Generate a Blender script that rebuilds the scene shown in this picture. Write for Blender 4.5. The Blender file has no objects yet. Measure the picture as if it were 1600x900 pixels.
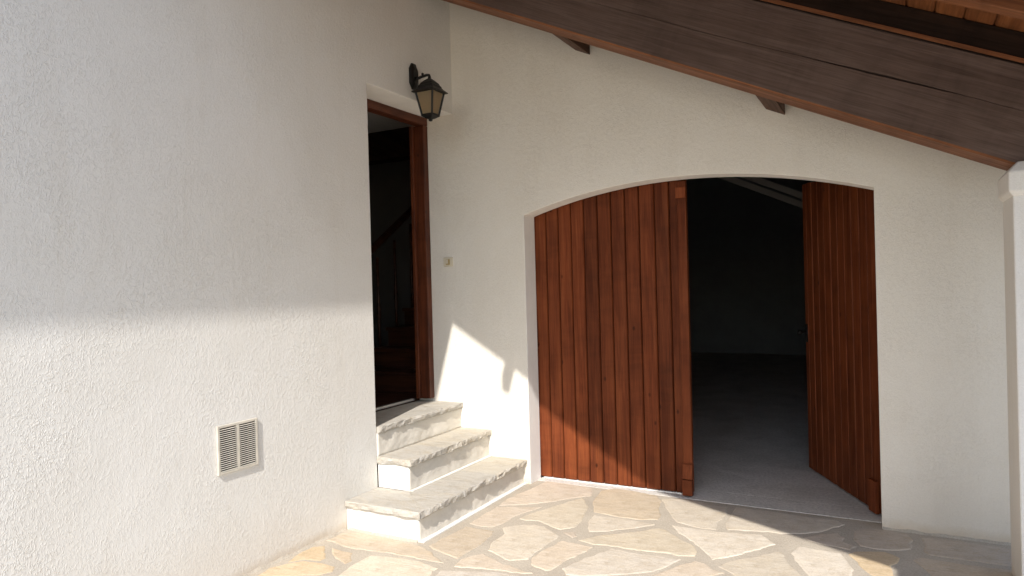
import bpy, bmesh, math, random
from mathutils import Vector, Matrix, noise
R = math.radians
SC = bpy.context.scene
COL = SC.collection

# ------------------------------------------------------------------ camera
cam_data = bpy.data.cameras.new('camera')
cam = bpy.data.objects.new('camera', cam_data)
COL.objects.link(cam)
cam_data.sensor_width = 36.0
cam_data.lens = 1090.9 * 36.0 / 1600.0
cam_data.clip_start = 0.05
cam_data.clip_end = 1000.0
_r = Vector((0.87784, 0.47820, -0.02673)); _u = Vector((0.02139, 0.01659, 0.99963)); _f = Vector((-0.47847, 0.87809, -0.00434))
cam.matrix_world = Matrix(((_r.x, _u.x, -_f.x, 2.8265), (_r.y, _u.y, -_f.y, -4.3382), (_r.z, _u.z, -_f.z, 1.3992), (0, 0, 0, 1)))
SC.camera = cam

# ------------------------------------------------------------------ light
SUN_DIR = Vector((0.285, -1.0, 0.99)).normalized()      # towards the sun
world = bpy.data.worlds.new('World'); SC.world = world; world.use_nodes = True
wn = world.node_tree; wn.nodes.clear()
sky = wn.nodes.new('ShaderNodeTexSky'); sky.sky_type = 'NISHITA'; sky.sun_disc = False
sky.sun_elevation = math.asin(SUN_DIR.z); sky.sun_rotation = math.atan2(SUN_DIR.x, SUN_DIR.y)
bg = wn.nodes.new('ShaderNodeBackground'); bg.inputs['Strength'].default_value = 0.15
wo = wn.nodes.new('ShaderNodeOutputWorld')
wn.links.new(sky.outputs[0], bg.inputs['Color']); wn.links.new(bg.outputs[0], wo.inputs['Surface'])
sun_data = bpy.data.lights.new('sun', 'SUN'); sun_data.energy = 3.15; sun_data.angle = R(0.6); sun_data.color = (1.0, 0.95, 0.885)
sun = bpy.data.objects.new('sun', sun_data); COL.objects.link(sun)
sun.rotation_euler = (-SUN_DIR).to_track_quat('-Z', 'Y').to_euler(); sun.location = (4, -14, 14)
SC.view_settings.view_transform = 'Standard'; SC.view_settings.look = 'None'
SC.view_settings.gamma = 1.0; SC.view_settings.exposure = 0.84
SC.view_settings.use_curve_mapping = False
SC.render.engine = 'CYCLES'
SC.cycles.max_bounces = 10; SC.cycles.diffuse_bounces = 7; SC.cycles.glossy_bounces = 4; SC.cycles.transmission_bounces = 6
SC.cycles.use_denoising = True
SC.cycles.sample_clamp_indirect = 6.0

# ------------------------------------------------------------------ materials
class NT:
    def __init__(self, name):
        self.m = bpy.data.materials.new(name); self.m.use_nodes = True
        self.t = self.m.node_tree; self.t.nodes.clear()
        self.out = self.n('ShaderNodeOutputMaterial'); self.b = self.n('ShaderNodeBsdfPrincipled')
        self.l(self.b.outputs[0], self.out.inputs['Surface'])
    def n(self, k, **kw):
        x = self.t.nodes.new(k)
        for a, v in kw.items():
            if a in x.inputs: x.inputs[a].default_value = v
            else: setattr(x, a, v)
        return x
    def l(self, a, b): self.t.links.new(a, b)
    pitch = 0.0
    def coord(self, scale=(1, 1, 1), rnd=False, kind='Object'):
        tc = self.n('ShaderNodeTexCoord'); mp = self.n('ShaderNodeMapping')
        mp.inputs['Scale'].default_value = scale
        src = tc.outputs[kind]
        if self.pitch:
            rt = self.n('ShaderNodeMapping'); rt.inputs['Rotation'].default_value = (0, self.pitch, 0)
            self.l(src, rt.inputs['Vector']); src = rt.outputs[0]
        self.l(src, mp.inputs['Vector'])
        if rnd:
            oi = self.n('ShaderNodeObjectInfo'); mu = self.n('ShaderNodeMath', operation='MULTIPLY'); mu.inputs[1].default_value = 37.0
            self.l(oi.outputs['Random'], mu.inputs[0]); self.l(mu.outputs[0], mp.inputs['Location'])
        return mp.outputs[0]
    def noise(self, vec, scale, detail=3, rough=0.5, dist=0.0):
        x = self.n('ShaderNodeTexNoise'); x.inputs['Scale'].default_value = scale; x.inputs['Detail'].default_value = detail
        x.inputs['Roughness'].default_value = rough; x.inputs['Distortion'].default_value = dist
        self.l(vec, x.inputs['Vector']); return x.outputs['Fac']
    def ramp(self, fac, stops):
        r = self.n('ShaderNodeValToRGB'); e = r.color_ramp.elements
        while len(e) < len(stops): e.new(0.5)
        for i, (p, c) in enumerate(stops):
            e[i].position = p; e[i].color = (c[0], c[1], c[2], 1) if not isinstance(c, (int, float)) else (c, c, c, 1)
        self.l(fac, r.inputs[0]); return r.outputs[0]
    def mix(self, a, b, fac, mode='MIX'):
        x = self.n('ShaderNodeMix', data_type='RGBA', blend_type=mode)
        for sock, v in ((x.inputs[6], a), (x.inputs[7], b), (x.inputs[0], fac)):
            if hasattr(v, 'is_linked') or hasattr(v, 'links'): self.l(v, sock)
            elif isinstance(v, (int, float)): sock.default_value = v
            else: sock.default_value = (v[0], v[1], v[2], 1)
        return x.outputs[2]
    def math(self, op, a, b=0.0):
        x = self.n('ShaderNodeMath', operation=op)
        for s, v in ((x.inputs[0], a), (x.inputs[1], b)):
            if isinstance(v, (int, float)): s.default_value = v
            else: self.l(v, s)
        return x.outputs[0]
    def bump(self, h, strength, dist):
        x = self.n('ShaderNodeBump'); x.inputs['Strength'].default_value = strength; x.inputs['Distance'].default_value = dist
        self.l(h, x.inputs['Height']); self.l(x.outputs[0], self.b.inputs['Normal'])
    def col(self, c):
        if isinstance(c, tuple): self.b.inputs['Base Color'].default_value = (*c, 1)
        else: self.l(c, self.b.inputs['Base Color'])
    def done(self, rough=0.8, spec=0.3, metal=0.0):
        if isinstance(rough, (int, float)): self.b.inputs['Roughness'].default_value = rough
        else: self.l(rough, self.b.inputs['Roughness'])
        self.b.inputs['Specular IOR Level'].default_value = spec; self.b.inputs['Metallic'].default_value = metal
        return self.m

def mat_stucco(name, c0, c1, strength=0.68, coarse=72.0):
    k = NT(name); v = k.coord(kind='Object')
    # short curled trowel strokes: ridges of a warped, slightly stretched noise, broken up by a second one
    vs = k.coord(scale=(1.25, 1.25, 0.8))
    n1 = k.noise(vs, coarse, 1.0, 0.5, 0.9)
    rid = k.math('ABSOLUTE', k.math('SUBTRACT', n1, 0.5))
    rid = k.ramp(rid, [(0.0, 1.0), (0.05, 0.35), (0.14, 0.0)])
    n2 = k.noise(v, coarse * 0.7, 1.0, 0.5)
    gate = k.ramp(n2, [(0.36, 0.0), (0.54, 1.0)])
    n3 = k.noise(v, coarse * 3.2, 2.0, 0.6)
    h = k.math('ADD', k.math('MULTIPLY', rid, gate), k.math('MULTIPLY', n3, 0.45))
    patch = k.ramp(k.noise(v, 2.2, 3.0, 0.6, 0.5), [(0.30, 0.35), (0.65, 1.25)])
    h = k.math('MULTIPLY', h, patch)
    wav = k.noise(v, 4.5, 2.0, 0.5)
    h = k.math('ADD', h, k.math('MULTIPLY', wav, 2.2))
    k.bump(h, strength, 0.0022)
    big = k.noise(v, 0.9, 4.0, 0.6, 0.4)
    c = k.mix(c0, c1, k.ramp(big, [(0.35, 0.0), (0.68, 1.0)]))
    dust = k.ramp(k.noise(v, coarse * 1.6, 4.0, 0.7), [(0.3, 0.93), (0.6, 1.0)])
    c = k.mix(c, dust, 1.0, 'MULTIPLY')
    stain = k.ramp(k.noise(k.coord(scale=(2.6, 2.6, 0.45)), 2.0, 5.0, 0.65, 0.5), [(0.52, 0.0), (0.78, 0.22)])
    c = k.mix(c, (0.60, 0.545, 0.46), stain)
    # splash-back dirt along the foot of the wall
    sep = k.n('ShaderNodeSeparateXYZ'); k.l(v, sep.inputs[0])
    z = k.math('ADD', sep.outputs['Z'], k.math('MULTIPLY', k.noise(v, 5.0, 4.0, 0.65), 0.10))
    foot = k.ramp(z, [(0.060, 0.65), (0.11, 0.22), (0.40, 0.0)])
    c = k.mix(c, (0.55, 0.44, 0.31), foot)
    k.col(c); return k.done(0.92, 0.15)

def mat_paint(name, c, bump=0.25, sc=30.0):
    k = NT(name); v = k.coord()
    n = k.noise(v, sc, 4.0, 0.6); k.bump(n, bump, 0.003)
    big = k.noise(v, 3.0, 5.0, 0.65)
    k.col(k.mix(c, tuple(x * 0.86 for x in c), k.ramp(big, [(0.4, 0.0), (0.75, 1.0)]))); return k.done(0.85, 0.2)

def mat_wood(name, dark, mid, light, axis='Z', rough=0.55, spec=0.35, vary=0.5, fine=1.0, bump=0.35, grey=None, patch=0.8, pitch=0.0, knot=0.9):
    k = NT(name); k.pitch = pitch
    s = {'X': (0.55, 9, 9), 'Y': (9, 0.55, 9), 'Z': (9, 9, 0.55)}[axis]
    v = k.coord(scale=s, rnd=True)
    g1 = k.noise(v, 2.6, 5.0, 0.62, 0.9)
    s2 = tuple(x * (6.0 if x > 1 else 2.2) for x in s)
    v2 = k.coord(scale=s2, rnd=True); g2 = k.noise(v2, 2.2 * fine, 4.0, 0.6, 0.3)
    c = k.ramp(g1, [(0.30, dark), (0.50, mid), (0.72, light)])
    c = k.mix(c, k.ramp(g2, [(0.30, 0.62), (0.55, 1.0), (0.8, 1.12)]), 0.75, 'MULTIPLY')
    # knots
    s3 = {'X': (6, 10, 10), 'Y': (10, 6, 10), 'Z': (10, 10, 6)}[axis]
    v3 = k.coord(scale=s3, rnd=True); vo = k.n('ShaderNodeTexVoronoi'); vo.inputs['Scale'].default_value = knot; k.l(v3, vo.inputs['Vector'])
    kn = k.ramp(vo.outputs['Distance'], [(0.045, 0.9), (0.075, 0.55), (0.11, 0.0)])
    c = k.mix(c, tuple(x * 0.45 for x in dark), kn)
    # patchy worn stain
    v4 = k.coord(scale=tuple(0.35 if x > 1 else 1.3 for x in s), rnd=True)
    p = k.noise(v4, 3.2, 4.0, 0.65, 0.6)
    c = k.mix(c, k.ramp(p, [(0.30, 0.62), (0.50, 1.0), (0.72, 1.20)]), patch, 'MULTIPLY')
    if grey: c = k.mix(c, grey, k.ramp(p, [(0.40, 0.0), (0.75, 0.6)]))
    oi = k.n('ShaderNodeObjectInfo')
    c = k.mix(c, k.ramp(oi.outputs['Random'], [(0.0, 1.0 - vary * 0.5), (1.0, 1.0 + vary * 0.35)]), 1.0, 'MULTIPLY')
    h = k.math('ADD', g2, k.math('MULTIPLY', g1, 0.6)); k.bump(h, bump, 0.0015)
    k.col(c)
    return k.done(k.ramp(g1, [(0.3, rough + 0.12), (0.7, rough - 0.08)]), spec)

def mat_stone(name, tint=None, bump=0.5):
    """pale limestone; the stone's own colour comes from the object's colour"""
    k = NT(name); v = k.coord(scale=(1, 1, 1), kind='Object')
    oi = k.n('ShaderNodeObjectInfo')
    base = oi.outputs['Color'] if tint is None else tint
    n1 = k.noise(v, 5.5, 6.0, 0.62, 1.4)
    st = k.n('ShaderNodeMapping'); st.inputs['Rotation'].default_value = (0, 0, 0.5); st.inputs['Scale'].default_value = (2.2, 12.0, 5.0)
    tc = k.n('ShaderNodeTexCoord'); k.l(tc.outputs['Object'], st.inputs['Vector'])
    n2 = k.noise(st.outputs[0], 2.0, 5.0, 0.6, 1.6)
    c = k.mix(base, k.ramp(n1, [(0.28, (0.80, 0.79, 0.78)), (0.5, (1.0, 1.0, 1.0)), (0.75, (1.08, 1.05, 0.99))]), 0.85, 'MULTIPLY')
    c = k.mix(c, k.ramp(n2, [(0.30, (0.84, 0.78, 0.68)), (0.55, (1.0, 1.0, 1.0)), (0.8, (1.06, 1.04, 1.0))]), 0.7, 'MULTIPLY')
    pit = k.noise(v, 60.0, 3.0, 0.7)
    c = k.mix(c, (0.16, 0.12, 0.08), k.ramp(pit, [(0.265, 0.85), (0.295, 0.0)]))
    fine = k.noise(v, 150.0, 3.0, 0.65)
    c = k.mix(c, k.ramp(fine, [(0.32, 0.84), (0.55, 1.0), (0.72, 1.08)]), 0.8, 'MULTIPLY')
    vein = k.ramp(k.math('ABSOLUTE', k.math('SUBTRACT', k.noise(v, 3.2, 4.0, 0.55, 2.2), 0.5)), [(0.0, 0.35), (0.012, 0.0)])
    c = k.mix(c, (0.40, 0.31, 0.20), vein)
    h = k.math('ADD', k.math('MULTIPLY', n1, 1.6), k.math('MULTIPLY', n2, 0.9)); h = k.math('ADD', h, k.math('MULTIPLY', fine, 0.16))
    h = k.math('ADD', h, k.math('MULTIPLY', k.ramp(pit, [(0.22, 0.0), (0.33, 1.0)]), 0.35))
    k.bump(h, bump, 0.006); k.col(c); return k.done(0.78, 0.25)

def mat_flat(name, c, rough=0.6, spec=0.4, metal=0.0, bump=0.0, sc=60.0):
    k = NT(name)
    if bump:
        v = k.coord(); n = k.noise(v, sc, 4.0, 0.6); k.bump(n, bump, 0.002)
        k.col(k.mix(c, tuple(x * 0.75 for x in c), k.ramp(k.noise(v, sc * 0.2, 4.0, 0.6), [(0.35, 0.0), (0.7, 1.0)])))
    else: k.col(c)
    return k.done(rough, spec, metal)

M = {}
M['stucco'] = mat_stucco('stucco', (0.775, 0.755, 0.715), (0.725, 0.700, 0.650))
M['pillar'] = mat_stucco('pillar_render', (0.82, 0.80, 0.76), (0.78, 0.755, 0.71), 0.35)
M['warm_bounce_stucco'] = mat_stucco('warm_bounce_stucco', (0.80, 0.763, 0.692), (0.75, 0.705, 0.625), 0.58)  # same stucco for the garage wall, warm bounce light mixed into its colour
M['paint'] = mat_paint('reveal_paint', (0.88, 0.86, 0.82), 0.15)
M['whitewash'] = mat_paint('whitewash', (0.80, 0.775, 0.72), 0.6, 16.0)
M['riser'] = mat_paint('rough_render', (0.70, 0.655, 0.575), 0.8, 34.0)
M['door_wood'] = mat_wood('door_wood', (0.105, 0.0235, 0.0075), (0.162, 0.0395, 0.0125), (0.220, 0.058, 0.018), 'Z', 0.6, 0.15, 0.5, 1.3, 0.5, None, 0.7)
M['frame_wood'] = mat_wood('frame_wood', (0.050, 0.013, 0.006), (0.105, 0.027, 0.010), (0.16, 0.046, 0.017), 'Z', 0.45, 0.35, 0.3)
M['frame_wood_y'] = mat_wood('frame_wood_across', (0.050, 0.013, 0.006), (0.105, 0.027, 0.010), (0.16, 0.046, 0.017), 'Y', 0.45, 0.35, 0.3)
M['beam_face'] = mat_wood('weathered_beam_wood', (0.100, 0.066, 0.054), (0.130, 0.088, 0.073), (0.160, 0.112, 0.094), 'X', 0.75, 0.2, 0.1, 1.6, 0.6, None, 0.5, -0.4414, 0.28)
M['beam_under'] = mat_wood('stained_beam_wood', (0.13, 0.045, 0.018), (0.20, 0.075, 0.030), (0.27, 0.105, 0.043), 'X', 0.6, 0.3, 0.1, pitch=-0.4414)
M['rafter'] = mat_wood('rafter_wood', (0.014, 0.007, 0.004), (0.024, 0.012, 0.007), (0.036, 0.018, 0.010), 'X', 0.7, 0.2, 0.2, pitch=-0.4414)
M['purlin'] = mat_wood('purlin_wood', (0.05, 0.020, 0.010), (0.08, 0.033, 0.016), (0.11, 0.047, 0.023), 'Y', 0.6, 0.3, 0.2)
M['board'] = mat_wood('ceiling_board_wood', (0.15, 0.050, 0.017), (0.21, 0.075, 0.026), (0.28, 0.105, 0.038), 'Y', 0.55, 0.3, 0.3)
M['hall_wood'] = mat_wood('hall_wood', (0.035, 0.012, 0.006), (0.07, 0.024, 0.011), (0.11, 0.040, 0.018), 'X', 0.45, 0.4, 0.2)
M['stone'] = mat_stone('flagstone_limestone')
M['slab'] = mat_stone('step_slab_limestone', None, 0.7)
M['iron'] = mat_flat('black_iron', (0.006, 0.0055, 0.005), 0.5, 0.4, 0.0, 0.3, 90.0)
M['cream'] = mat_flat('cream_plastic', (0.66, 0.60, 0.47), 0.45, 0.4)
M['button'] = mat_flat('yellowed_plastic', (0.42, 0.32, 0.15), 0.4, 0.4)
M['vent'] = mat_flat('vent_plastic', (0.66, 0.61, 0.52), 0.5, 0.35, 0.0, 0.2, 80.0)
M['dark'] = mat_flat('vent_shade', (0.03, 0.026, 0.022), 0.9, 0.1)
M['inner'] = mat_paint('inner_plaster', (0.62, 0.60, 0.57))
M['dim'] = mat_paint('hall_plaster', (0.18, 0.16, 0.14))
M['block'] = mat_paint('garage_blockwork', (0.34, 0.36, 0.38), 0.5, 12.0)
M['metal'] = mat_flat('grey_metal', (0.42, 0.41, 0.39), 0.4, 0.5, 0.6)
M['pale'] = mat_flat('pale_cloth', (0.62, 0.58, 0.52), 0.9, 0.1, 0.0, 0.5, 40.0)
M['tiles'] = mat_flat('roof_tile_clay', (0.36, 0.17, 0.09), 0.85, 0.2, 0.0, 0.6, 14.0)

def mk_glass():
    k = NT('amber_glass'); v = k.coord()
    k.bump(k.noise(v, 70.0, 3.0, 0.5), 0.5, 0.002)
    k.col((0.58, 0.45, 0.28)); k.b.inputs['Transmission Weight'].default_value = 0.7
    k.b.inputs['IOR'].default_value = 1.3
    return k.done(0.45, 0.4)
M['glass'] = mk_glass()

def mk_mortar():
    k = NT('mortar'); v = k.coord(); n = k.noise(v, 40.0, 5.0, 0.7); b = k.noise(v, 2.5, 4.0, 0.6)
    c = k.mix((0.50, 0.445, 0.365), (0.41, 0.36, 0.295), k.ramp(b, [(0.35, 0.0), (0.7, 1.0)]))
    c = k.mix(c, k.ramp(k.noise(v, 120.0, 3.0, 0.7), [(0.3, 0.78), (0.6, 1.05)]), 1.0, 'MULTIPLY')
    k.col(c); k.bump(k.math('ADD', n, k.math('MULTIPLY', b, 1.0)), 0.7, 0.006); return k.done(0.92, 0.15)
M['mortar'] = mk_mortar()

def mk_concrete():
    k = NT('concrete'); v = k.coord()
    n = k.noise(v, 3.0, 6.0, 0.65, 0.5); f = k.noise(v, 55.0, 4.0, 0.65)
    c = k.ramp(n, [(0.3, (0.52, 0.495, 0.45)), (0.55, (0.64, 0.61, 0.565)), (0.8, (0.70, 0.675, 0.63))])
    c = k.mix(c, k.ramp(f, [(0.3, 0.75), (0.6, 1.05)]), 1.0, 'MULTIPLY')
    k.col(c); k.bump(k.math('ADD', f, n), 0.7, 0.005); return k.done(0.85, 0.25)
M['concrete'] = mk_concrete()

def mk_ground():
    k = NT('sandy_gravel'); v = k.coord(); f = k.noise(v, 25.0, 5.0, 0.7)
    k.col(k.mix((0.46, 0.40, 0.31), (0.34, 0.29, 0.22), f)); k.bump(f, 0.8, 0.01); return k.done(0.95, 0.1)
M['ground'] = mk_ground()

# ------------------------------------------------------------------ helpers
def link(name, me, mats, parent=None, smooth=False):
    if not isinstance(mats, (list, tuple)): mats = [mats]
    for m in mats: me.materials.append(M[m])
    o = bpy.data.objects.new(name, me); COL.objects.link(o)
    if parent is not None: o.parent = parent
    if smooth:
        for p in me.polygons: p.use_smooth = True
    return o
def from_bm(name, bm, mats, parent=None, smooth=False):
    bmesh.ops.recalc_face_normals(bm, faces=bm.faces)
    me = bpy.data.meshes.new(name); bm.to_mesh(me); bm.free()
    return link(name, me, mats, parent, smooth)
def empty(name, loc, label=None, cat=None, group=None):
    o = bpy.data.objects.new(name, None); o.empty_display_size = 0.1; COL.objects.link(o); o.location = loc
    tag(o, label, cat, group); return o
def tag(o, label=None, cat=None, group=None, kind=None):
    if label: o['label'] = label
    if cat: o['category'] = cat
    if group: o['group'] = group
    if kind: o['kind'] = kind
    return o
def hexa(bm, c, mi=0):
    """c: 8 corners, bottom ring of 4 then top ring of 4"""
    v = [bm.verts.new(p) for p in c]
    fs = [(3, 2, 1, 0), (4, 5, 6, 7), (0, 1, 5, 4), (1, 2, 6, 5), (2, 3, 7, 6), (3, 0, 4, 7)]
    out = [bm.faces.new([v[i] for i in f]) for f in fs]
    for f in out: f.material_index = mi
    return v
def box(bm, x0, x1, y0, y1, z0, z1, mi=0):
    return hexa(bm, [(x0, y0, z0), (x1, y0, z0), (x1, y1, z0), (x0, y1, z0), (x0, y0, z1), (x1, y0, z1), (x1, y1, z1), (x0, y1, z1)], mi)
def bevel(o, w, seg=2, ang=35):
    m = o.modifiers.new('bevel', 'BEVEL'); m.width = w; m.segments = seg; m.limit_method = 'ANGLE'; m.angle_limit = R(ang)
    return o
def boxo(name, dims, mats, parent=None, bev=0.0):
    bm = bmesh.new(); box(bm, *dims); o = from_bm(name, bm, mats, parent)
    if bev: bevel(o, bev)
    return o
SL = -0.4725                                   # pitch of the roof, dz/dx
def sloped(name, x0, x1, y0, y1, zb, zt, mats, parent=None, bev=0.0):
    """bar lying in the pitch of the roof: z = zb + SL*x at its underside, zt at its top"""
    bm = bmesh.new()
    hexa(bm, [(x0, y0, zb + SL*x0), (x1, y0, zb + SL*x1), (x1, y1, zb + SL*x1), (x0, y1, zb + SL*x0),
              (x0, y0, zt + SL*x0), (x1, y0, zt + SL*x1), (x1, y1, zt + SL*x1), (x0, y1, zt + SL*x0)])
    o = from_bm(name, bm, mats, parent)
    if bev: bevel(o, bev)
    return o
def prism(name, pts, fn0, fn1, mats, parent=None, side_mi=None):
    """closed outline pts (2D) swept from fn0(p) to fn1(p); side_mi(i) = material index of side i"""
    bm = bmesh.new()
    a = [bm.verts.new(fn0(p)) for p in pts]; b = [bm.verts.new(fn1(p)) for p in pts]
    bm.faces.new(a); bm.faces.new(b[::-1])
    n = len(pts)
    for i in range(n):
        f = bm.faces.new([a[i], b[i], b[(i+1) % n], a[(i+1) % n]])
        if side_mi: f.material_index = side_mi(i)
    return from_bm(name, bm, mats, parent)
def tube(bm, pts, rad, seg=10, mi=0):
    """round bar along pts with radius list"""
    pts = [Vector(p) for p in pts]; rings = []
    for i, p in enumerate(pts):
        d = (pts[min(i+1, len(pts)-1)] - pts[max(i-1, 0)]).normalized()
        up = Vector((0, 0, 1)) if abs(d.z) < 0.9 else Vector((1, 0, 0))
        s = d.cross(up).normalized(); t = s.cross(d)
        r = rad[i] if isinstance(rad, (list, tuple)) else rad
        rings.append([bm.verts.new(p + s*math.cos(2*math.pi*k/seg)*r + t*math.sin(2*math.pi*k/seg)*r) for k in range(seg)])
    for a, b in zip(rings, rings[1:]):
        for k in range(seg):
            f = bm.faces.new([a[k], a[(k+1) % seg], b[(k+1) % seg], b[k]]); f.material_index = mi
    bm.faces.new(rings[0][::-1]).material_index = mi; bm.faces.new(rings[-1]).material_index = mi

# ------------------------------------------------------------------ the setting
bm = bmesh.new()
v = [bm.verts.new(p) for p in ((-150, -150, -0.03), (150, -150, -0.03), (150, 150, -0.03), (-150, 150, -0.03))]; bm.faces.new(v)
tag(from_bm('ground', bm, 'ground'), 'sandy open ground around the house', 'ground', kind='structure')

XG0, XG1, ZSP, ZAP = 0.571, 2.747, 1.884, 2.050
XC = (XG0 + XG1) / 2; HALF = (XG1 - XG0) / 2
RAD = (HALF**2 + (ZAP - ZSP)**2) / (2 * (ZAP - ZSP))
def arch(x): return ZAP - RAD + math.sqrt(max(RAD**2 - (x - XC)**2, 0.0))

pave = boxo('pavement', (0.001, 9.0, -9.0, 0.10, -0.10, 0.0), 'mortar')
tag(pave, 'irregular flagstone terrace with sandy mortar joints', 'pavement', kind='structure')
bm = bmesh.new()
box(bm, XG0 + 0.001, XG1 - 0.001, 0.101, 0.33, -0.10, 0.003); box(bm, -1.3, 3.44, 0.331, 9.25, -0.10, 0.0032)
tag(from_bm('garage_floor', bm, 'concrete'), 'bare grey concrete floor inside the garage', 'floor', kind='structure')
tag(boxo('hall_floor', (-4.1, -0.385, -3.0, 4.6, 0.40, 0.548), 'hall_wood'), 'dark brown floor inside the entrance hall', 'floor', kind='structure')

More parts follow.
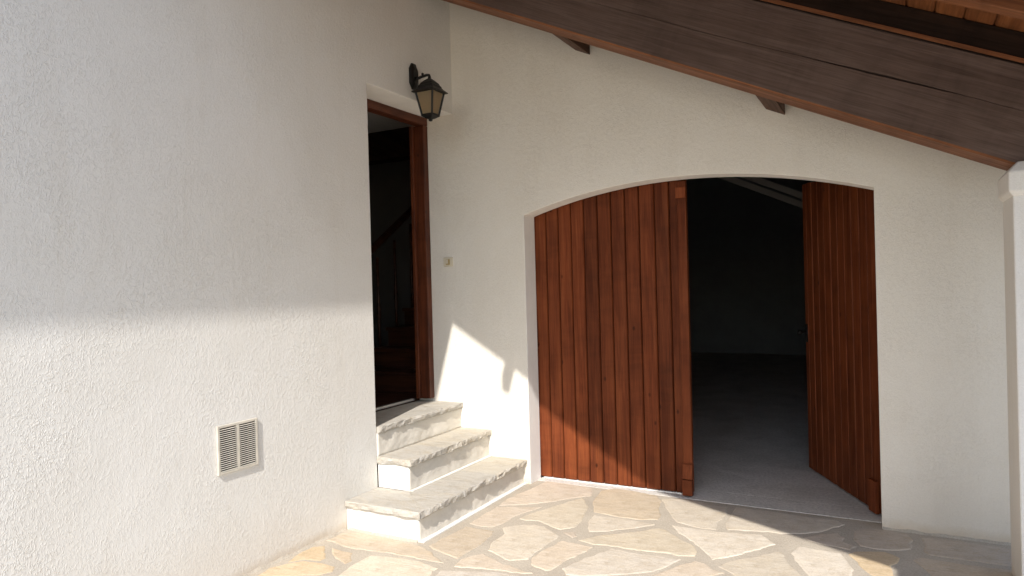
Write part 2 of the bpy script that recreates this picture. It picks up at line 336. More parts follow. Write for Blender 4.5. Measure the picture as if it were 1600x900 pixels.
# flagstones traced at true size; further ones grown as cells round them
STONES=[
 ("b",[(0.025,-1.438),(0.027,-1.316),(0.109,-1.268),(0.297,-1.271),(0.552,-1.282),(0.605,-1.298),(0.806,-1.424),(0.675,-1.43),(0.468,-1.43),(0.262,-1.465),(0.172,-1.465),(0.093,-1.439)]),
 ("o",[(0.071,-1.501),(0.202,-1.629),(0.199,-1.667),(0.106,-1.691),(0.06,-1.753),(0.021,-1.635),(0.023,-1.543)]),
 ("o",[(0.121,-1.707),(0.235,-1.687),(0.322,-1.692),(0.358,-1.745),(0.328,-1.801),(0.246,-1.847),(0.06,-1.967),(0.031,-1.853),(0.065,-1.775)]),
 ("o",[(0.13,-1.505),(0.198,-1.514),(0.283,-1.515),(0.322,-1.573),(0.352,-1.597),(0.35,-1.643),(0.248,-1.607),(0.176,-1.554)]),
 ("c",[(0.398,-1.501),(0.502,-1.472),(0.695,-1.457),(0.813,-1.491),(0.825,-1.595),(0.822,-1.684),(0.665,-1.819),(0.448,-1.875),(0.419,-1.792),(0.392,-1.633)]),
 ("c",[(0.855,-1.573),(0.838,-1.506),(0.964,-1.456),(1.114,-1.403),(1.252,-1.397),(1.277,-1.472),(1.099,-1.616),(0.894,-1.651)]),
 ("b",[(0.596,-1.262),(0.604,-1.089),(0.618,-0.923),(0.806,-0.92),(0.829,-0.988),(0.841,-1.12),(0.833,-1.348),(0.762,-1.324),(0.642,-1.292)]),
 ("b",[(0.606,-0.869),(0.604,-0.771),(0.601,-0.533),(0.866,-0.43),(0.824,-0.543),(0.794,-0.635),(0.791,-0.774),(0.767,-0.868),(0.7,-0.886)]),
 ("b",[(0.603,-0.504),(0.583,-0.368),(0.624,-0.116),(0.642,0.129),(1.003,0.08),(1.061,-0.084),(0.985,-0.163),(0.858,-0.321),(0.746,-0.427)]),
 ("c",[(0.839,-0.679),(0.855,-0.569),(0.937,-0.357),(1.023,-0.146),(1.131,-0.3),(1.165,-0.444),(1.198,-0.58),(1.198,-0.675),(1.142,-0.746),(1.084,-0.726),(0.955,-0.664),(0.881,-0.685)]),
 ("c",[(0.823,-0.854),(0.874,-0.785),(0.971,-0.729),(1.039,-0.734),(1.178,-0.841),(1.169,-0.971),(1.163,-1.112),(1.172,-1.202),(1.128,-1.231),(1.091,-1.257),(0.92,-1.184),(0.883,-1.08),(0.879,-0.932)]),
 ("b",[(1.172,-0.777),(1.227,-0.741),(1.268,-0.8),(1.25,-0.83)]),
 ("b",[(0.873,-1.438),(0.856,-1.347),(0.881,-1.289),(0.924,-1.231),(1.052,-1.293),(1.268,-1.348),(1.223,-1.369),(1.103,-1.383),(0.987,-1.411),(0.914,-1.436)]),
 ("b",[(1.181,-1.104),(1.208,-0.922),(1.225,-0.894),(1.405,-0.914),(1.387,-1.01),(1.345,-1.158),(1.331,-1.278),(1.311,-1.295),(1.213,-1.254),(1.184,-1.196)]),
 ("c",[(1.294,-0.852),(1.382,-0.727),(1.526,-0.607),(1.637,-0.489),(1.679,-0.505),(1.775,-0.592),(1.888,-0.684),(1.914,-0.75),(1.92,-0.813),(1.83,-0.844),(1.774,-0.833),(1.632,-0.859),(1.462,-0.858),(1.391,-0.88)]),
 ("c",[(1.235,-0.563),(1.219,-0.434),(1.385,-0.423),(1.505,-0.431),(1.602,-0.447),(1.536,-0.523),(1.393,-0.656),(1.296,-0.711)]),
 ("b",[(1.119,-0.207),(1.081,0.049),(1.144,0.124),(1.252,0.123),(1.449,0.084),(1.502,0.004),(1.535,-0.149),(1.587,-0.283),(1.59,-0.356),(1.481,-0.405),(1.339,-0.406),(1.197,-0.378)]),
 ("c",[(1.498,0.032),(1.64,0.088),(1.911,0.03),(1.929,-0.08),(1.915,-0.26),(1.933,-0.39),(1.839,-0.399),(1.703,-0.354),(1.652,-0.279),(1.564,-0.109)]),
 ("c",[(1.959,-0.264),(1.954,-0.095),(1.956,0.05),(2.142,0.053),(2.287,0.04),(2.526,0.037),(2.562,-0.017),(2.457,-0.187),(2.374,-0.258),(2.262,-0.308),(2.195,-0.305),(1.987,-0.366)]),
 ("c",[(1.691,-0.419),(1.771,-0.417),(1.943,-0.419),(2.172,-0.37),(2.26,-0.485),(2.178,-0.61),(2.103,-0.719),(2.009,-0.826),(1.974,-0.769),(1.906,-0.676),(1.812,-0.575),(1.757,-0.525)]),
 ("c",[(1.372,-1.233),(1.436,-1.043),(1.503,-0.889),(1.59,-0.898),(1.866,-0.882),(1.824,-1.007),(1.784,-1.085),(1.658,-1.184),(1.487,-1.28),(1.42,-1.294)]),
 ("b",[(1.782,-1.159),(1.835,-1.044),(1.902,-0.919),(1.934,-0.869),(1.987,-0.88),(2.031,-0.937),(2.095,-0.957),(2.029,-1.036),(2.026,-1.123),(1.829,-1.23)]),
 ("c",[(2.051,-0.894),(2.087,-0.799),(2.192,-0.697),(2.28,-0.582),(2.305,-0.59),(2.343,-0.699),(2.4,-0.791),(2.43,-0.858),(2.405,-0.977),(2.255,-1.076),(2.115,-0.939)]),
 ("c",[(2.347,-0.58),(2.367,-0.466),(2.492,-0.466),(2.569,-0.469),(2.636,-0.666),(2.633,-0.732),(2.614,-0.772),(2.557,-0.89),(2.485,-0.924),(2.455,-0.83),(2.411,-0.736)]),
 ("o",[(2.604,-0.471),(2.631,-0.422),(2.7,-0.39),(2.768,-0.368),(2.83,-0.422),(2.818,-0.497),(2.791,-0.544),(2.807,-0.683),(2.786,-0.769),(2.734,-0.716),(2.685,-0.659),(2.648,-0.558)]),
 ("b",[(2.38,-0.319),(2.46,-0.223),(2.539,-0.172),(2.574,-0.231),(2.565,-0.296),(2.634,-0.344),(2.607,-0.405),(2.535,-0.389),(2.46,-0.374),(2.409,-0.357)]),
 ("b",[(2.612,-0.107),(2.66,-0.041),(2.753,-0.021),(2.875,-0.053),(2.891,-0.128),(2.882,-0.269),(2.808,-0.322),(2.728,-0.34),(2.651,-0.327),(2.618,-0.252)]),
 ("b",[(2.936,-0.075),(2.972,-0.049),(3.093,-0.048),(3.237,-0.06),(3.33,-0.068),(3.383,-0.084),(3.352,-0.311),(3.255,-0.319),(3.166,-0.316),(3.074,-0.32),(2.961,-0.317),(2.934,-0.281),(2.941,-0.229)]),
 ("b",[(2.887,-0.421),(2.921,-0.375),(3.001,-0.376),(3.115,-0.384),(3.284,-0.371),(3.342,-0.379),(3.297,-0.534),(3.178,-0.641),(3.051,-0.662),(2.967,-0.622),(2.935,-0.525)]),
]

random.seed(11)
SC_COL = {'b': (0.575, 0.490, 0.385), 'c': (0.615, 0.55, 0.455), 'o': (0.61, 0.49, 0.345)}
def area(P): return 0.5 * sum(P[i][0]*P[(i+1) % len(P)][1] - P[(i+1) % len(P)][0]*P[i][1] for i in range(len(P)))
def flagstone(P, kind, seed):
    rnd = random.Random(seed)
    if area(P) < 0: P = P[::-1]
    cx = sum(p[0] for p in P) / len(P); cy = sum(p[1] for p in P) / len(P)
    ring = []
    for i in range(len(P)):
        a = Vector((*P[i], 0)); b = Vector((*P[(i+1) % len(P)], 0)); n = max(1, int((b - a).length / 0.028))
        for j in range(n):
            q = a.lerp(b, j / n); w = 0.0055 if j else 0.002
            q += Vector((noise.noise(q * 22 + Vector((seed, 0, 0))), noise.noise(q * 22 + Vector((0, seed, 5))), 0)) * w * 2.0
            ring.append(q)
    m = len(ring); bm = bmesh.new()
    tilt = (rnd.uniform(-0.004, 0.004), rnd.uniform(-0.004, 0.004)); top = 0.0030 + rnd.uniform(-0.0006, 0.001)
    def lay(ins, z):
        out = []
        for i, q in enumerate(ring):
            t = (ring[(i+1) % m] - ring[i-1]).normalized(); nrm = Vector((-t.y, t.x, 0))
            k = ins * (1 + 0.5 * noise.noise(q * 30)) * (0.35 + 0.65 * min(1.0, max(0.0, nrm.dot((Vector((cx, cy, 0)) - q).normalized()) * 1.6)))
            r = q + nrm * k
            out.append(bm.verts.new((r.x - cx, r.y - cy, z + (r.x - cx) * tilt[0] + (r.y - cy) * tilt[1] if z > 0 else z)))
        return out
    L = [lay(-0.002, -0.02), lay(0.0, 0.0004), lay(0.0035, top - 0.0011), lay(0.0085, top)]
    for a, b in zip(L, L[1:]):
        for i in range(m): bm.faces.new([a[i], a[(i+1) % m], b[(i+1) % m], b[i]])
    bm.faces.new(L[-1])
    o = from_bm('flagstone', bm, 'stone', pave); o.location = (cx, cy, 0)
    c = SC_COL[kind]; f = rnd.uniform(0.90, 1.06); w = rnd.uniform(-0.02, 0.02)
    o.color = (min(c[0]*f + w*0.5, 0.8), c[1]*f, max(c[2]*f - w, 0.1), 1)
    return o
for i, (kd, P) in enumerate(STONES): flagstone(P, kd, i + 1)

def clip(P, a, b, d):
    """keep the part of P closer to a than to b, pulled back by d"""
    n = (b - a); L = n.length; n = n / L; lim = (a + b).dot(n) / 2 - d; out = []
    for i in range(len(P)):
        p, q = P[i], P[(i+1) % len(P)]; sp, sq = p.dot(n) - lim, q.dot(n) - lim
        if sp <= 0: out.append(p)
        if (sp < 0) != (sq < 0) and sp != sq: out.append(p + (q - p) * (sp / (sp - sq)))
    return out
def inside(pt, P):
    r = False
    for i in range(len(P)):
        a, b = P[i], P[i-1]
        if (a[1] > pt[1]) != (b[1] > pt[1]) and pt[0] < (b[0]-a[0])*(pt[1]-a[1])/(b[1]-a[1])+a[0]: r = not r
    return r
seeds = [(Vector((sum(p[0] for p in P)/len(P), sum(p[1] for p in P)/len(P))), True) for k, P in STONES]
dense = []
for k, P in STONES:
    for i in range(len(P)):
        a, b = Vector(P[i]), Vector(P[(i+1) % len(P)])
        for j in range(4): dense.append(a.lerp(b, j / 4))
gx = 0.2
while gx < 4.4:
    gy = -3.3
    while gy < 0.0:
        s = Vector((gx + random.uniform(-0.15, 0.15), gy + random.uniform(-0.15, 0.15)))
        ok = not any(inside(s, P) for k, P in STONES) and min((s - d).length for d in dense) > 0.12
        if ok: seeds.append((s, False))
        gy += 0.38
    gx += 0.38
for i, (s, fixed) in enumerate(seeds):
    if fixed: continue
    P = [Vector(q) for q in ((0.03, -3.5), (4.5, -3.5), (4.5, -0.04), (0.03, -0.04))]
    for j, (t, _) in enumerate(seeds):
        if j != i and not _ and (t - s).length < 1.4: P = clip(P, s, t, 0.02)
        if len(P) < 3: break
    for d in sorted(dense, key=lambda d: (d - s).length)[:60]:
        if len(P) < 3: break
        if (d - s).length < 1.0:                     # stay clear of the traced stone's edge
            n = (d - s).normalized(); P = clip(P, s, d + n * ((d - s).length) - n * 0.05, 0.0) if False else clip(P, d - n * 2.0, d + n * 2.0, 0.035)
    if len(P) >= 3 and abs(area(P)) > 0.006:
        if any(0.0 < q.x < 0.56 and q.y > -1.28 for q in P): continue
        if any(3.24 < q.x < 3.64 and -0.75 < q.y < -0.36 for q in P) : continue
        if any(3.38 < q.x < 3.80 and -2.9 < q.y < -2.5 for q in P) : continue
        flagstone([(q.x, q.y) for q in P], random.choice('bbccco'), 100 + i)

def fillet(a, b, nx, ny):
    bm = bmesh.new(); a, b = Vector((*a, 0)), Vector((*b, 0)); n = max(4, int((b - a).length / 0.02)); prev = None
    for i in range(n + 1):
        q = a.lerp(b, i / n); w = 0.016 + 0.012 * noise.noise(q * 9) + 0.006 * noise.noise(q * 31); h = 0.014 + 0.009 * noise.noise(q * 13 + Vector((4, 0, 0)))
        o = Vector((nx, ny, 0))
        row = [bm.verts.new(q - o * 0.004 + Vector((0, 0, h))), bm.verts.new(q + o * w * 0.45 + Vector((0, 0, h * 0.55))), bm.verts.new(q + o * max(w, 0.006) + Vector((0, 0, -0.003)))]
        if prev:
            for k in range(2): bm.faces.new([prev[k], prev[k+1], row[k+1], row[k]])
        prev = row
    from_bm('mortar_fillet', bm, 'mortar', pave, True)
fillet((0.0, -4.4), (0.0, -1.262), 1, 0)
fillet((XG1 + 0.004, 0.0), (3.44, 0.0), 0, -1)
fillet((0.02, -1.2405), (0.51, -1.2405), 0, -1)

# ------------------------------------------------------------------ the house
W, ZL = 0.956, 2.672
house = empty('house', (0, 0, 0), 'white roughcast house with an arched garage opening and an open entrance doorway', 'house')
# wall beside the entrance
ptsA = [(-9.0, -0.1), (-W, -0.1), (-W, ZL), (0.10, ZL), (0.10, 4.2), (-9.0, 4.2)]
wa = prism('entrance_wall', ptsA, lambda p: (-0.366, p[0], p[1]), lambda p: (0.0, p[0], p[1]), ['stucco', 'paint'], house,
           lambda i: 1 if i in (1, 2) else 0)
bevel(wa, 0.004)
tag(wa, 'white roughcast wall holding the entrance doorway')
# wall with the arch: front leaf, then a wider rebate behind it for the doors
def roofz(x): return 4.06 + SL * x
NA = 40
def gate(x0, x1, f, xl, xr):
    P = [(xl, -0.1), (x0, -0.1)]
    P += [(x0 + (x1 - x0) * i / NA, f(x0 + (x1 - x0) * i / NA)) for i in range(NA + 1)]
    P += [(x1, -0.1), (xr, -0.1), (xr, roofz(xr)), (xl, roofz(xl))]
    return P
wb = prism('garage_wall', gate(XG0, XG1, arch, -0.37, 3.44), lambda p: (p[0], 0.0, p[1]), lambda p: (p[0], 0.165, p[1]), ['warm_bounce_stucco', 'paint'], house,
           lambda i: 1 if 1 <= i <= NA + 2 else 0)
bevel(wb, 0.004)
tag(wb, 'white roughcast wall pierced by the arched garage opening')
prism('garage_wall_rebate', gate(XG0 - 0.06, XG1 + 0.09, lambda x: arch(min(max(x, XG0), XG1)) + 0.08, -0.37, 3.44),
      lambda p: (p[0], 0.166, p[1]), lambda p: (p[0], 0.325, p[1]), 'inner', house)
# rooms behind
prism('garage_back_wall', [(-1.4, -0.1), (3.44, -0.1), (3.44, roofz(3.44)), (-1.4, roofz(-1.4))], lambda p: (p[0], 9.2, p[1]), lambda p: (p[0], 9.3, p[1]), 'block', house)
boxo('garage_side_wall', (3.30, 3.43, 0.326, 9.19, -0.1, 2.6), 'block', house)
boxo('garage_inner_wall', (-0.369, -0.25, 0.326, 5.0, -0.1, 4.25), 'block', house)
boxo('garage_inner_wall', (-1.30, -0.25, 5.001, 5.1, -0.1, 4.7), 'block', house)
boxo('garage_inner_wall', (-1.40, -1.301, 5.0, 9.19, -0.1, 4.8), 'block', house)
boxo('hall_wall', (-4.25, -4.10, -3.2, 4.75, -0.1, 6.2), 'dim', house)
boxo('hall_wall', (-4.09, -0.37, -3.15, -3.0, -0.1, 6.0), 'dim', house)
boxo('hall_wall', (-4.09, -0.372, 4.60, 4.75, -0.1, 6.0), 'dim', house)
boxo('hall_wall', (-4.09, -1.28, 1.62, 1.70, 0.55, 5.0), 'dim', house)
boxo('hall_ceiling', (-4.09, -0.372, -2.99, 1.0, 2.86, 2.98), 'inner', house)
boxo('hall_ceiling', (-4.09, -0.372, 1.001, 4.59, 4.25, 4.37), 'inner', house)
boxo('hall_beam', (-4.08, -0.374, 0.80, 0.99, 2.60, 2.859), 'rafter', house)
# main roof: the pitch runs on down over the porch
V0, V1 = (0.664, -2.48), (3.96, -2.913)
ptsR = [(-4.5, -9.3), (V0[0], -9.3), V0, V1, (3.96, 9.5), (-4.5, 9.5)]
prism('roof_covering', ptsR, lambda p: (p[0], p[1], 4.045 + SL*p[0]), lambda p: (p[0], p[1], 4.16 + SL*p[0]), 'tiles', house)
boxo('eaves_fascia', (0.638, 0.664, -9.3, -2.48, 3.585, 3.80), 'rafter', house, 0.003)

# entrance frame, threshold
fr = boxo('entrance_door_frame', (-0.305, -0.225, -0.060, -0.002, 0.566, ZL - 0.062), 'frame_wood', house, 0.004)
tag(fr, 'reddish brown wooden door frame of the open entrance')
boxo('frame_head', (-0.305, -0.225, -W + 0.002, -0.002, ZL - 0.060, ZL - 0.002), 'frame_wood_y', fr, 0.004)
boxo('frame_post', (-0.305, -0.225, -W + 0.002, -W + 0.06, 0.566, ZL - 0.062), 'frame_wood', fr, 0.004)
boxo('frame_stop', (-0.335, -0.306, -0.085, -0.003, 0.566, ZL - 0.062), 'frame_wood', fr, 0.003)
boxo('threshold_strip', (-0.380, -0.350, -W + 0.003, -0.09, 0.549, 0.566), 'metal', fr, 0.003)

# garage door leaves: backing, planks, cover strip and stop blocks
def leaf(name, hx, hy, side, rot, edges, label):
    """side=+1: leaf runs to +x from its hinge; outer face at local y=0, looking to -y"""
    f = lambda u: arch(min(max(hx + side*u, XG0), XG1)) + 0.028 - 0.008
    us = [0.0 + (edges[-1]) * i / 16 for i in range(17)]
    P = [(u, 0.020) for u in (us[0], us[-1])] + [(u, f(u)) for u in us[::-1]]
    lf = prism(name, P, lambda p: (side*p[0], 0.024, p[1]), lambda p: (side*p[0], 0.046, p[1]), 'door_wood', house)
    lf.location = (hx, hy, 0.0); lf.rotation_euler = (0, 0, rot); tag(lf, label)
    for a, b in zip(edges, edges[1:]):
        bm = bmesh.new(); c = 0.0055; g = 0.0020
        prof = [(a+g, 0.0235), (a+g, 0.009), (a+g+c, 0.0), ((a+b)/2, -0.0006), (b-g-c, 0.0), (b-g, 0.009), (b-g, 0.0235)]
        lo = [bm.verts.new((side*(u - a), y, 0.016)) for u, y in prof]; hi = [bm.verts.new((side*(u - a), y, f(u))) for u, y in prof]
        bm.faces.new(lo); bm.faces.new(hi[::-1])
        for i in range(len(prof)): bm.faces.new([lo[i], hi[i], hi[(i+1) % len(prof)], lo[(i+1) % len(prof)]])
        o = from_bm('plank', bm, 'door_wood', lf); o.location = (side*a, random.uniform(-0.0012, 0.0012), 0)
    return lf, f
eL = [0.0, 0.134, 0.230, 0.329, 0.427, 0.527, 0.626, 0.727, 0.826, 0.932, 1.031, 1.140]
lL, fL = leaf('garage_door', 0.520, 0.176, 1, 0.0, eL, 'closed leaf of the plank garage door with worn reddish brown stain')
u1 = eL[-1]
cs = boxo('cover_strip', (u1 - 0.050, u1 + 0.008, -0.020, -0.0025, 0.03, fL(u1) - 0.03), 'door_wood', lL, 0.004)
b = boxo('stop_block', (u1 - 0.053, u1 + 0.012, -0.058, -0.0205, 0.012, 0.115), 'door_wood', lL, 0.005)
bm = bmesh.new()
hexa(bm, [(u1-0.053, -0.050, 0.117), (u1+0.012, -0.050, 0.117), (u1+0.012, -0.0205, 0.117), (u1-0.053, -0.0205, 0.117),
          (u1-0.053, -0.036, 0.212), (u1+0.012, -0.036, 0.212), (u1+0.012, -0.0205, 0.212), (u1-0.053, -0.0205, 0.212)])
bevel(from_bm('stop_block', bm, 'door_wood', lL), 0.004)
boxo('stop_block', (u1 - 0.053, u1 + 0.012, -0.045, -0.0205, 1.93, 2.00), 'door_wood', lL, 0.004)
boxo('sill_strip', (0.07, u1 - 0.055, -0.004, 0.02, 0.004, 0.010), 'paint', lL)
eR = [0.0, 0.115, 0.215, 0.315, 0.415, 0.515, 0.615, 0.715, 0.815, 0.915, 1.010, 1.075]
lR, fR = leaf('garage_door', 2.750, 0.190, -1, R(-63.0), eR, 'opened leaf of the plank garage door swung into the dark garage')
boxo('stop_block', (-0.118, -0.03, -0.026, -0.002, 0.012, 0.20), 'door_wood', lR, 0.004)
bm = bmesh.new()
tube(bm, [(-1.045, -0.001, 1.0), (-1.045, -0.03, 1.0), (-1.045, -0.042, 1.0), (-1.045, -0.06, 1.0), (-1.045, -0.066, 1.0)], [0.010, 0.009, 0.016, 0.018, 0.010], 12)
box(bm, -1.066, -1.026, -0.006, -0.001, 0.93, 1.06)
from_bm('door_knob', bm, 'iron', lR, True)

# ------------------------------------------------------------------ porch roof timbers
porch = empty('porch_roof', (0.02, -0.4, 3.4), 'dark timber porch roof with a heavy sloping beam and plank ceiling', 'roof')
porch.location = (0, 0, 0)
random.seed(5)
# heavy beam: cross-sections along x, a drying crack opened along its face
bm = bmesh.new(); N = 90; X0, X1 = 0.012, 3.85; YF, YB = -0.590, -0.372; prev = None
def crack(x):
    t = (x - 1.75) / (3.30 - 1.75)
    if t <= 0 or t >= 1: return 0.0
    core = max(0.0, 1 - abs((x - 2.80) / 0.34))
    return 0.0008 + 0.0052 * core ** 0.7
for i in range(N + 1):
    x = X0 + (X1 - X0) * i / N; zb = 3.43 + SL * x; H = 0.452
    w = crack(x); fc = 0.47 + 0.075 * max(0.0, min(1.0, (x - 2.0) / 1.1)) + 0.012 * noise.noise(Vector((x * 3.0, 0, 0))) + 0.004 * noise.noise(Vector((x * 14.0, 3, 0)))
    zc = zb + H * fc; e = 0.0022
    n = lambda s: 0.0022 * noise.noise(Vector((x * 4.0, s * 3.1, 1.0)))
    ring = [(YB, zb), (YF + 0.009, zb + n(1)), (YF + n(2), zb + 0.010), (YF + n(3), zb + H*0.25), (YF + n(4), zc - w - e), (YF + 0.002, zc - w), (YF + min(0.03, w*8), zc),
            (YF + 0.002, zc + w), (YF + n(5), zc + w + e), (YF + n(6), zb + H*0.78), (YF + n(7), zb + H - 0.008), (YF + 0.007, zb + H), (YB, zb + H)]
    vs = [bm.verts.new((x, y, z)) for y, z in ring]
    if prev:
        m = len(vs)
        for k in range(m):
            f = bm.faces.new([prev[k], prev[(k+1) % m], vs[(k+1) % m], vs[k]])
            f.material_index = 1 if k in (0, 1) else 0
    else: bm.faces.new(vs[::-1])
    prev = vs
bm.faces.new(prev)
from_bm('beam', bm, ['beam_face', 'beam_under'], porch)
sloped('wall_plate', X0, 3.94, -0.600, -0.372, 3.884, 4.019, ['rafter'], porch, 0.004)
sloped('trim_strip', X0, 3.94, -0.606, -0.6005, 3.882, 3.902, ['beam_under'], porch)
for y in (-1.26, -1.85, -2.30):
    r = sloped('rafter', 0.012, 3.94, y, y + 0.075, 3.862 if y > -1.3 else 3.885, 4.019, 'beam_under' if y > -1.3 else 'rafter', porch, 0.004)
bm = bmesh.new()
dx, dy = V1[0] - V0[0], V1[1] - V0[1]
c = []
for zz in (3.885, 4.019):
    for (x, y) in (V0, (3.94, V0[1] + dy * (3.94 - V0[0]) / dx), (3.94, V0[1] + dy * (3.94 - V0[0]) / dx + 0.08), (V0[0], V0[1] + 0.08)): c.append((x, y, zz + SL * x))
hexa(bm, c); from_bm('verge_rafter', bm, 'rafter', porch)
# stub of a purlin under the verge
sloped('purlin', 1.135, 1.195, -2.73, -2.30, 3.884, 3.992, 'purlin', porch, 0.003)
# purlin ends between wall and beam
for x in (0.995, 2.195):
    o = sloped('purlin', 0.0, 0.105, -0.3715, -0.001, 0.0, 0.30, 'purlin', porch, 0.003); o.location = (x, 0, 3.43 + SL * x)
bw = 0.1115; k = 0; x = 0.012
while x + bw < 3.95:
    yv = -2.40 if x < V0[0] else V0[1] + dy * (x - V0[0]) / dx + 0.03
    xa, xb, g = x + 0.0015, x + bw - 0.0015, 0.006
    bm = bmesh.new()
    prof = [(xa, 4.033), (xa, 4.027), (xa + g, 4.020), (xb - g, 4.020), (xb, 4.027), (xb, 4.033)]
    A = [bm.verts.new((u, yv, z + SL*u)) for u, z in prof]; B = [bm.verts.new((u, -0.001, z + SL*u)) for u, z in prof]
    bm.faces.new(A); bm.faces.new(B[::-1])
    for i in range(6): bm.faces.new([A[i], B[i], B[(i+1) % 6], A[(i+1) % 6]])
    from_bm('ceiling_board', bm, 'board', porch)
    x += bw

# ------------------------------------------------------------------ pillars
def pillar(x0, y0, ztop, label, wd=0.32):
    o = empty('pillar', (x0, y0, 0), label, 'pillar')
    p = boxo('shaft', (0, wd, 0, 0.31, -0.05, ztop - 0.13), 'pillar', o); bevel(p, 0.006)
    bm = bmesh.new(); a = 0.016
    rings = []
    for z, e in ((ztop - 0.150, 0.0), (ztop - 0.128, a), (ztop - 0.045, a), (ztop, -0.022)):
        rings.append([bm.verts.new(q) for q in ((-e, -e, z), (wd + e, -e, z), (wd + e, 0.31 + e, z), (-e, 0.31 + e, z))])
    for r, s in zip(rings, rings[1:]):
        for i in range(4): bm.faces.new([r[i], r[(i+1) % 4], s[(i+1) % 4], s[i]])
    bm.faces.new(rings[0][::-1]); bm.faces.new(rings[-1])
    bevel(from_bm('capital', bm, 'pillar', o), 0.006)
    return o
pillar(3.283, -0.712, 1.868, 'white roughcast pillar carrying the lower end of the heavy sloping beam')
pillar(3.424, -2.845, 2.12, 'white roughcast pillar at the outer corner of the porch', 0.47)

# ------------------------------------------------------------------ steps
steps = empty('entrance_steps', (0.0, -0.6, 0.0), 'three whitewashed entrance steps topped with grey limestone slabs', 'steps'); steps.location = (0, 0, 0)
def step_body(x0, x1, y0, z0, z1, seed):
    """masonry block with a hand-trowelled, lumpy riser on its +x side"""
    bm = bmesh.new(); ny, nz = 60, 12; G = []
    for j in range(nz + 1):
        row = []
        for i in range(ny + 1):
            y = y0 + (-0.001 - y0) * i / ny; z = z0 + (z1 - z0) * j / nz
            q = Vector((seed * 3.7, y * 7, z * 9)); d = 0.005 * noise.noise(q) + 0.0035 * noise.noise(q * 2.7) + 0.0025 * noise.noise(q * 7)
            d *= min(1.0, i / 4.0)
            row.append(bm.verts.new((x1 + d - 0.004 * (j == nz), y, z)))
        G.append(row)
    for j in range(nz):
        for i in range(ny): bm.faces.new([G[j][i], G[j][i+1], G[j+1][i+1], G[j+1][i]]).material_index = 1
    B = [[bm.verts.new((x0, y0, G[j][0].co.z)), None] for j in range(nz + 1)]
    for j in range(nz): bm.faces.new([B[j][0], G[j][0], G[j+1][0], B[j+1][0]]).material_index = 0
    e0, e1 = bm.verts.new((x0, -0.001, z0)), bm.verts.new((x0, -0.001, z1))
    bm.faces.new([B[-1][0]] + G[-1] + [e1]); bm.faces.new([B[0][0]] + G[0] + [e0])
    o = from_bm('step', bm, ['whitewash', 'riser'], steps)
    for p in o.data.polygons: p.use_smooth = p.material_index == 1
    return o
def slab(P, rough, z0, z1, seed, col, parent):
    """stone slab; rough[i] = how ragged the edge from P[i] is (0 = against masonry)"""
    ring = []
    for i in range(len(P)):
        a = Vector((*P[i], 0)); b = Vector((*P[(i+1) % len(P)], 0)); L = (b - a).length; n = max(1, int(L / 0.011)) if rough[i] else 1
        t = (b - a).normalized(); nr = Vector((t.y, -t.x, 0))
        for j in range(n): ring.append((a.lerp(b, j / n), nr, rough[i] * (1.0 if j else 0.4)))
    bm = bmesh.new(); m = len(ring); L = []
    T = z1 - z0
    for li, (fz, ins) in enumerate(((0.0, 0.006), (0.25, 0.001), (0.62, 0.0), (0.90, 0.0025), (1.0, 0.007))):
        row = []
        for q, nr, rg in ring:
            s = Vector((q.x * 26, q.y * 26, li * 0.8 + seed * 5.3)); d = (0.011 * noise.noise(s * 0.35) + 0.006 * noise.noise(s) + 0.003 * noise.noise(s * 2.6)) * rg
            z = z0 + T * fz + (0.005 * noise.noise(Vector((q.x * 9, q.y * 9, seed + (0 if li else 9)))) * (1 if rg else 0.3) if li in (0, 1) else 0.0012 * noise.noise(Vector((q.x * 6, q.y * 6, seed))))
            p = q + nr * (d - (ins if rg else 0.0)); row.append(bm.verts.new((p.x, p.y, z)))
        L.append(row)
    for a, b in zip(L, L[1:]):
        for i in range(m): bm.faces.new([a[i], a[(i+1) % m], b[(i+1) % m], b[i]])
    bm.faces.new(L[-1]); bm.faces.new(L[0][::-1])
    o = from_bm('slab', bm, 'slab', parent); o.color = (*col, 1); return o
GR, GB = (0.475, 0.45, 0.405), (0.51, 0.475, 0.41)
s1 = step_body(0.002, 0.515, -1.240, 0.0, 0.128, 1)
s2 = step_body(0.002, 0.240, -0.950, 0.1695, 0.318, 2)
s3 = step_body(-0.345, 0.006, -W + 0.003, 0.3595, 0.502, 3)
Z1A, Z1B = 0.1285, 0.169
slab([(0.002, -1.258), (0.5385, -1.258), (0.243, -0.955), (0.002, -0.955)], [1, 0, 0, 0], Z1A, Z1B, 1, GR, s1)
slab([(0.5425, -1.256), (0.540, -0.42), (0.22, -0.42), (0.22, -0.949), (0.2445, -0.9535)], [1.25, 0, 0, 0, 0], Z1A, Z1B + 0.001, 2, GR, s1)
slab([(0.541, -0.417), (0.546, -0.001), (0.22, -0.001), (0.22, -0.417)], [1.25, 0, 0, 0], Z1A, Z1B - 0.001, 3, GB, s1)
slab([(0.002, -0.966), (0.263, -0.966), (0.266, -0.60), (0.002, -0.60)], [1, 1.2, 0, 0], 0.3185, 0.359, 4, GR, s2)
slab([(0.266, -0.597), (0.264, -0.001), (0.002, -0.001), (0.002, -0.597)], [1.2, 0, 0, 0], 0.3185, 0.3585, 5, GB, s2)
slab([(-0.349, -W + 0.003), (0.022, -W + 0.003), (0.026, -0.001), (-0.349, -0.001)], [0, 1.0, 0, 0], 0.5025, 0.541, 6, GR, s3)

boxo('whitewash_skirt', (0.505, 0.548, -1.238, -0.001, 0.0005, 0.007), 'whitewash', s1)
boxo('whitewash_skirt', (0.236, 0.262, -0.948, -0.001, 0.1685, 0.1745), 'whitewash', s2)

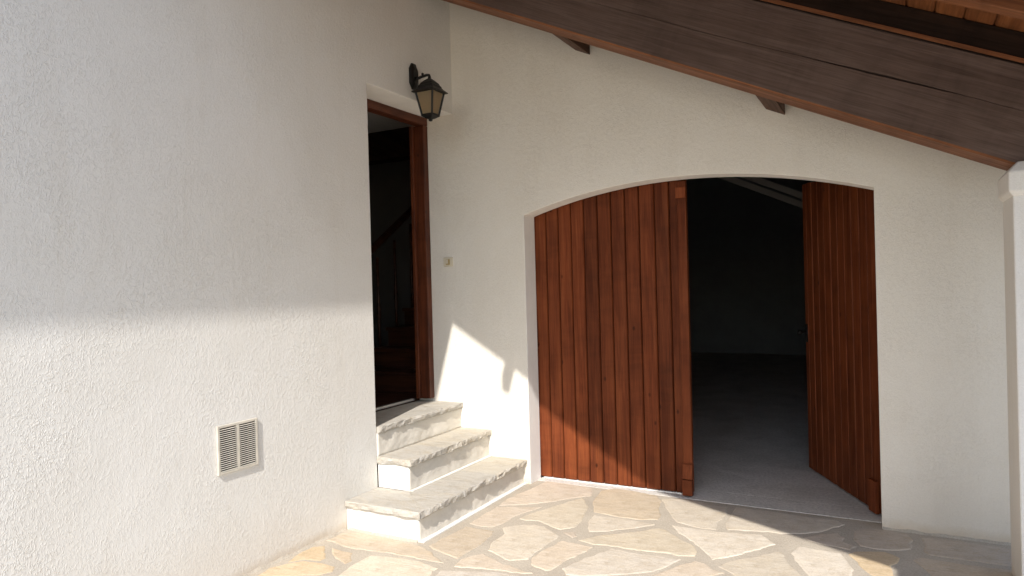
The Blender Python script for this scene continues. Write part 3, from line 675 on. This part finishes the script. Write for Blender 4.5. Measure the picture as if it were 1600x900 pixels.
# ------------------------------------------------------------------ wall lantern
lan = empty('wall_lantern', (0.0, -0.475, 2.828), 'black iron wall lantern with amber glass hung above the entrance', 'lantern')
bm = bmesh.new(); prev = None
for x, k in ((0.001, 1.0), (0.010, 1.0), (0.018, 0.80), (0.024, 0.55), (0.026, 0.0)):
    if k == 0: break
    row = [bm.verts.new((x, k * 0.046 * s, k * z)) for s, z in ((-0.45, -0.088), (0.45, -0.088), (1, -0.050), (1, 0.050), (0.45, 0.088), (-0.45, 0.088), (-1, 0.050), (-1, -0.050))]
    if prev:
        for i in range(8): bm.faces.new([prev[i], prev[(i+1) % 8], row[(i+1) % 8], row[i]])
    else: bm.faces.new(row[::-1])
    prev = row
bm.faces.new(prev); from_bm('wall_plate', bm, 'iron', lan)
LX = 0.135
bm = bmesh.new()
tube(bm, [(0.022, 0, -0.018), (0.04, 0, -0.016), (0.075, 0, -0.010), (LX - 0.02, 0, -0.006), (LX - 0.004, 0, -0.010), (LX, 0, -0.020), (LX, 0, -0.032)], [0.013, 0.010, 0.009, 0.009, 0.010, 0.010, 0.012], 10)
tube(bm, [(0.08, 0, -0.004), (0.08, 0, 0.003), (0.08, 0, 0.010), (0.08, 0, 0.015)], [0.004, 0.009, 0.009, 0.003], 8)
from_bm('arm', bm, 'iron', lan, True)
def sq(bm, rings, cap0=True, cap1=True, mi=0):
    prev = None
    for z, h in rings:
        row = [bm.verts.new((LX + h*a, h*b, z)) for a, b in ((-1, -1), (1, -1), (1, 1), (-1, 1))]
        if prev:
            for i in range(4): bm.faces.new([prev[i], prev[(i+1) % 4], row[(i+1) % 4], row[i]]).material_index = mi
        elif cap0: bm.faces.new(row[::-1])
        prev = row
    if cap1: bm.faces.new(prev)
ZT = -0.034
bm = bmesh.new()
sq(bm, [(ZT, 0.012), (ZT - 0.014, 0.028), (ZT - 0.030, 0.044), (ZT - 0.046, 0.052), (ZT - 0.052, 0.058), (ZT - 0.058, 0.058), (ZT - 0.070, 0.066), (ZT - 0.083, 0.080), (ZT - 0.090, 0.089), (ZT - 0.095, 0.089), (ZT - 0.097, 0.070)])
bevel(from_bm('hood', bm, 'iron', lan), 0.003)
T0, T1, H0, H1 = ZT - 0.096, ZT - 0.245, 0.067, 0.040
for a, b in ((-1, -1), (1, -1), (1, 1), (-1, 1)):
    bm = bmesh.new(); tube(bm, [(LX + a*H0, b*H0, T0), (LX + a*H1, b*H1, T1)], 0.0068, 6); from_bm('bar', bm, 'iron', lan)
for a, b in ((1, 0), (-1, 0), (0, 1), (0, -1)):
    bm = bmesh.new(); q = []
    for z, h in ((T0, H0 - 0.004), (T1, H1 - 0.004)):
        for s in (-1, 1): q.append((LX + a*h + (s*h*0.93 if a == 0 else 0), b*h + (s*h*0.93 if b == 0 else 0), z))
    n = Vector((a, b, 0)) * 0.003
    hexa(bm, [q[2], q[3], tuple(Vector(q[3]) - n), tuple(Vector(q[2]) - n), q[0], q[1], tuple(Vector(q[1]) - n), tuple(Vector(q[0]) - n)])
    from_bm('pane', bm, 'glass', lan)
bm = bmesh.new()
sq(bm, [(T1 + 0.006, 0.034), (T1 + 0.006, 0.046), (T1 - 0.006, 0.046), (T1 - 0.012, 0.036), (T1 - 0.022, 0.022), (T1 - 0.026, 0.010), (T1 - 0.036, 0.010), (T1 - 0.040, 0.006)])
bevel(from_bm('base', bm, 'iron', lan), 0.002)
bm = bmesh.new()
tube(bm, [(LX, 0, ZT - 0.10), (LX, 0, ZT - 0.14)], 0.013, 10); from_bm('bulb_holder', bm, 'iron', lan, True)
bm = bmesh.new()
tube(bm, [(LX, 0, ZT - 0.141), (LX, 0, ZT - 0.155), (LX, 0, ZT - 0.180), (LX, 0, ZT - 0.200), (LX, 0, ZT - 0.208)], [0.010, 0.016, 0.023, 0.017, 0.006], 12); from_bm('bulb', bm, 'cream', lan, True)

# ------------------------------------------------------------------ bell switch
bell = empty('bell_switch', (-0.068, -0.001, 1.583), 'small cream bell switch on the wall beside the entrance frame', 'switch')
bevel(boxo('plate', (-0.040, 0.040, -0.010, 0.0, -0.034, 0.034), 'cream', bell), 0.003)
boxo('button', (-0.017, 0.019, -0.014, -0.0102, -0.022, 0.020), 'button', bell, 0.002)
boxo('name_window', (-0.014, 0.004, -0.0155, -0.0142, -0.012, 0.018), 'cream', bell)

# ------------------------------------------------------------------ ventilation grille
ven = empty('vent_grille', (0.001, -2.0, 0.65), 'cream plastic ventilation grille with two columns of louvres in the wall', 'vent')
bm = bmesh.new(); hw, hh, bt = 0.1185, 0.117, 0.013
for d in ((0, 0.012, -hw, -hw + bt, -hh, hh), (0, 0.012, hw - bt, hw, -hh, hh), (0, 0.0118, -hw + bt, hw - bt, hh - bt, hh), (0, 0.0118, -hw + bt, hw - bt, -hh, -hh + bt),
          (0, 0.0116, -0.008, 0.008, -hh + bt, hh - bt)): box(bm, *d)
bevel(from_bm('frame', bm, 'vent', ven), 0.002)
boxo('duct_shade', (0.0005, 0.002, -hw + bt, hw - bt, -hh + bt, hh - bt), 'dark', ven)  # flat near-black sheet behind the slats, shade of the hollow as colour
NS = 21; pit = (2 * (hh - bt)) / NS
bm = bmesh.new(); w2 = (hw - bt - 0.008) / 2 - 0.001
hexa(bm, [(0.010, -w2, -pit*0.46), (0.013, -w2, -pit*0.40), (0.013, w2, -pit*0.40), (0.010, w2, -pit*0.46), (0.006, -w2, -pit*0.20), (0.010, -w2, -pit*0.08), (0.010, w2, -pit*0.08), (0.006, w2, -pit*0.20)])
sl0 = from_bm('slat', bm, 'vent', ven); first = True
for s in (-1, 1):
    for i in range(NS):
        o = sl0 if first else sl0.copy()
        if not first: COL.objects.link(o)
        first = False; o.parent = ven
        o.location = (0, s * ((hw - bt + 0.008) / 2), -hh + bt + pit * (i + 0.5))

# ------------------------------------------------------------------ staircase in the hall
stair = empty('staircase', (-0.8, 0.22, 0.55), 'dark wooden staircase with balusters and a handrail inside the entrance hall', 'staircase'); stair.location = (0, 0, 0)
SX0, SX1, SY, GO, RI = -1.24, -0.385, 0.22, 0.25, 0.165
for i in range(13):
    y, z = SY + GO * i, 0.549 + RI * (i + 1)
    boxo('tread', (SX0, SX1, y - 0.025, y + GO - 0.001, z - 0.032, z), 'hall_wood', stair, 0.004)
    boxo('riser', (SX0 + 0.01, SX1, y, y + 0.018, z - RI + 0.0005, z - 0.0325), 'hall_wood', stair)
    bm = bmesh.new(); yb = y + 0.10
    tube(bm, [(SX0 + 0.03, yb, z + 0.0005), (SX0 + 0.03, yb, z + 0.15), (SX0 + 0.03, yb, z + 0.30), (SX0 + 0.03, yb, z + 0.45), (SX0 + 0.03, yb, z + 0.80)], [0.016, 0.012, 0.019, 0.012, 0.014], 8)
    from_bm('baluster', bm, 'hall_wood', stair, True)
bm = bmesh.new(); ya, yz = SY - 0.02, SY + GO * 12.8; za = 0.549 + RI * 1.1 + 0.79; q = RI / GO
hexa(bm, [(SX0, ya, za), (SX0 + 0.06, ya, za), (SX0 + 0.06, yz, za + q*(yz-ya)), (SX0, yz, za + q*(yz-ya)), (SX0, ya, za + 0.06), (SX0 + 0.06, ya, za + 0.06), (SX0 + 0.06, yz, za + 0.06 + q*(yz-ya)), (SX0, yz, za + 0.06 + q*(yz-ya))])
bevel(from_bm('handrail', bm, 'hall_wood', stair), 0.012)
boxo('newel_post', (SX0 - 0.01, SX0 + 0.07, SY - 0.11, SY - 0.03, 0.549, 1.62), 'hall_wood', stair, 0.008)

# pale bars under the garage roof
for zb, y in ((3.265, 4.44), (3.165, 4.60)):
    o = sloped('roof_rail', -0.2, 3.25, y, y + 0.06, zb - 0.045, zb + 0.03 if zb > 2.9 else zb, 'inner', house)
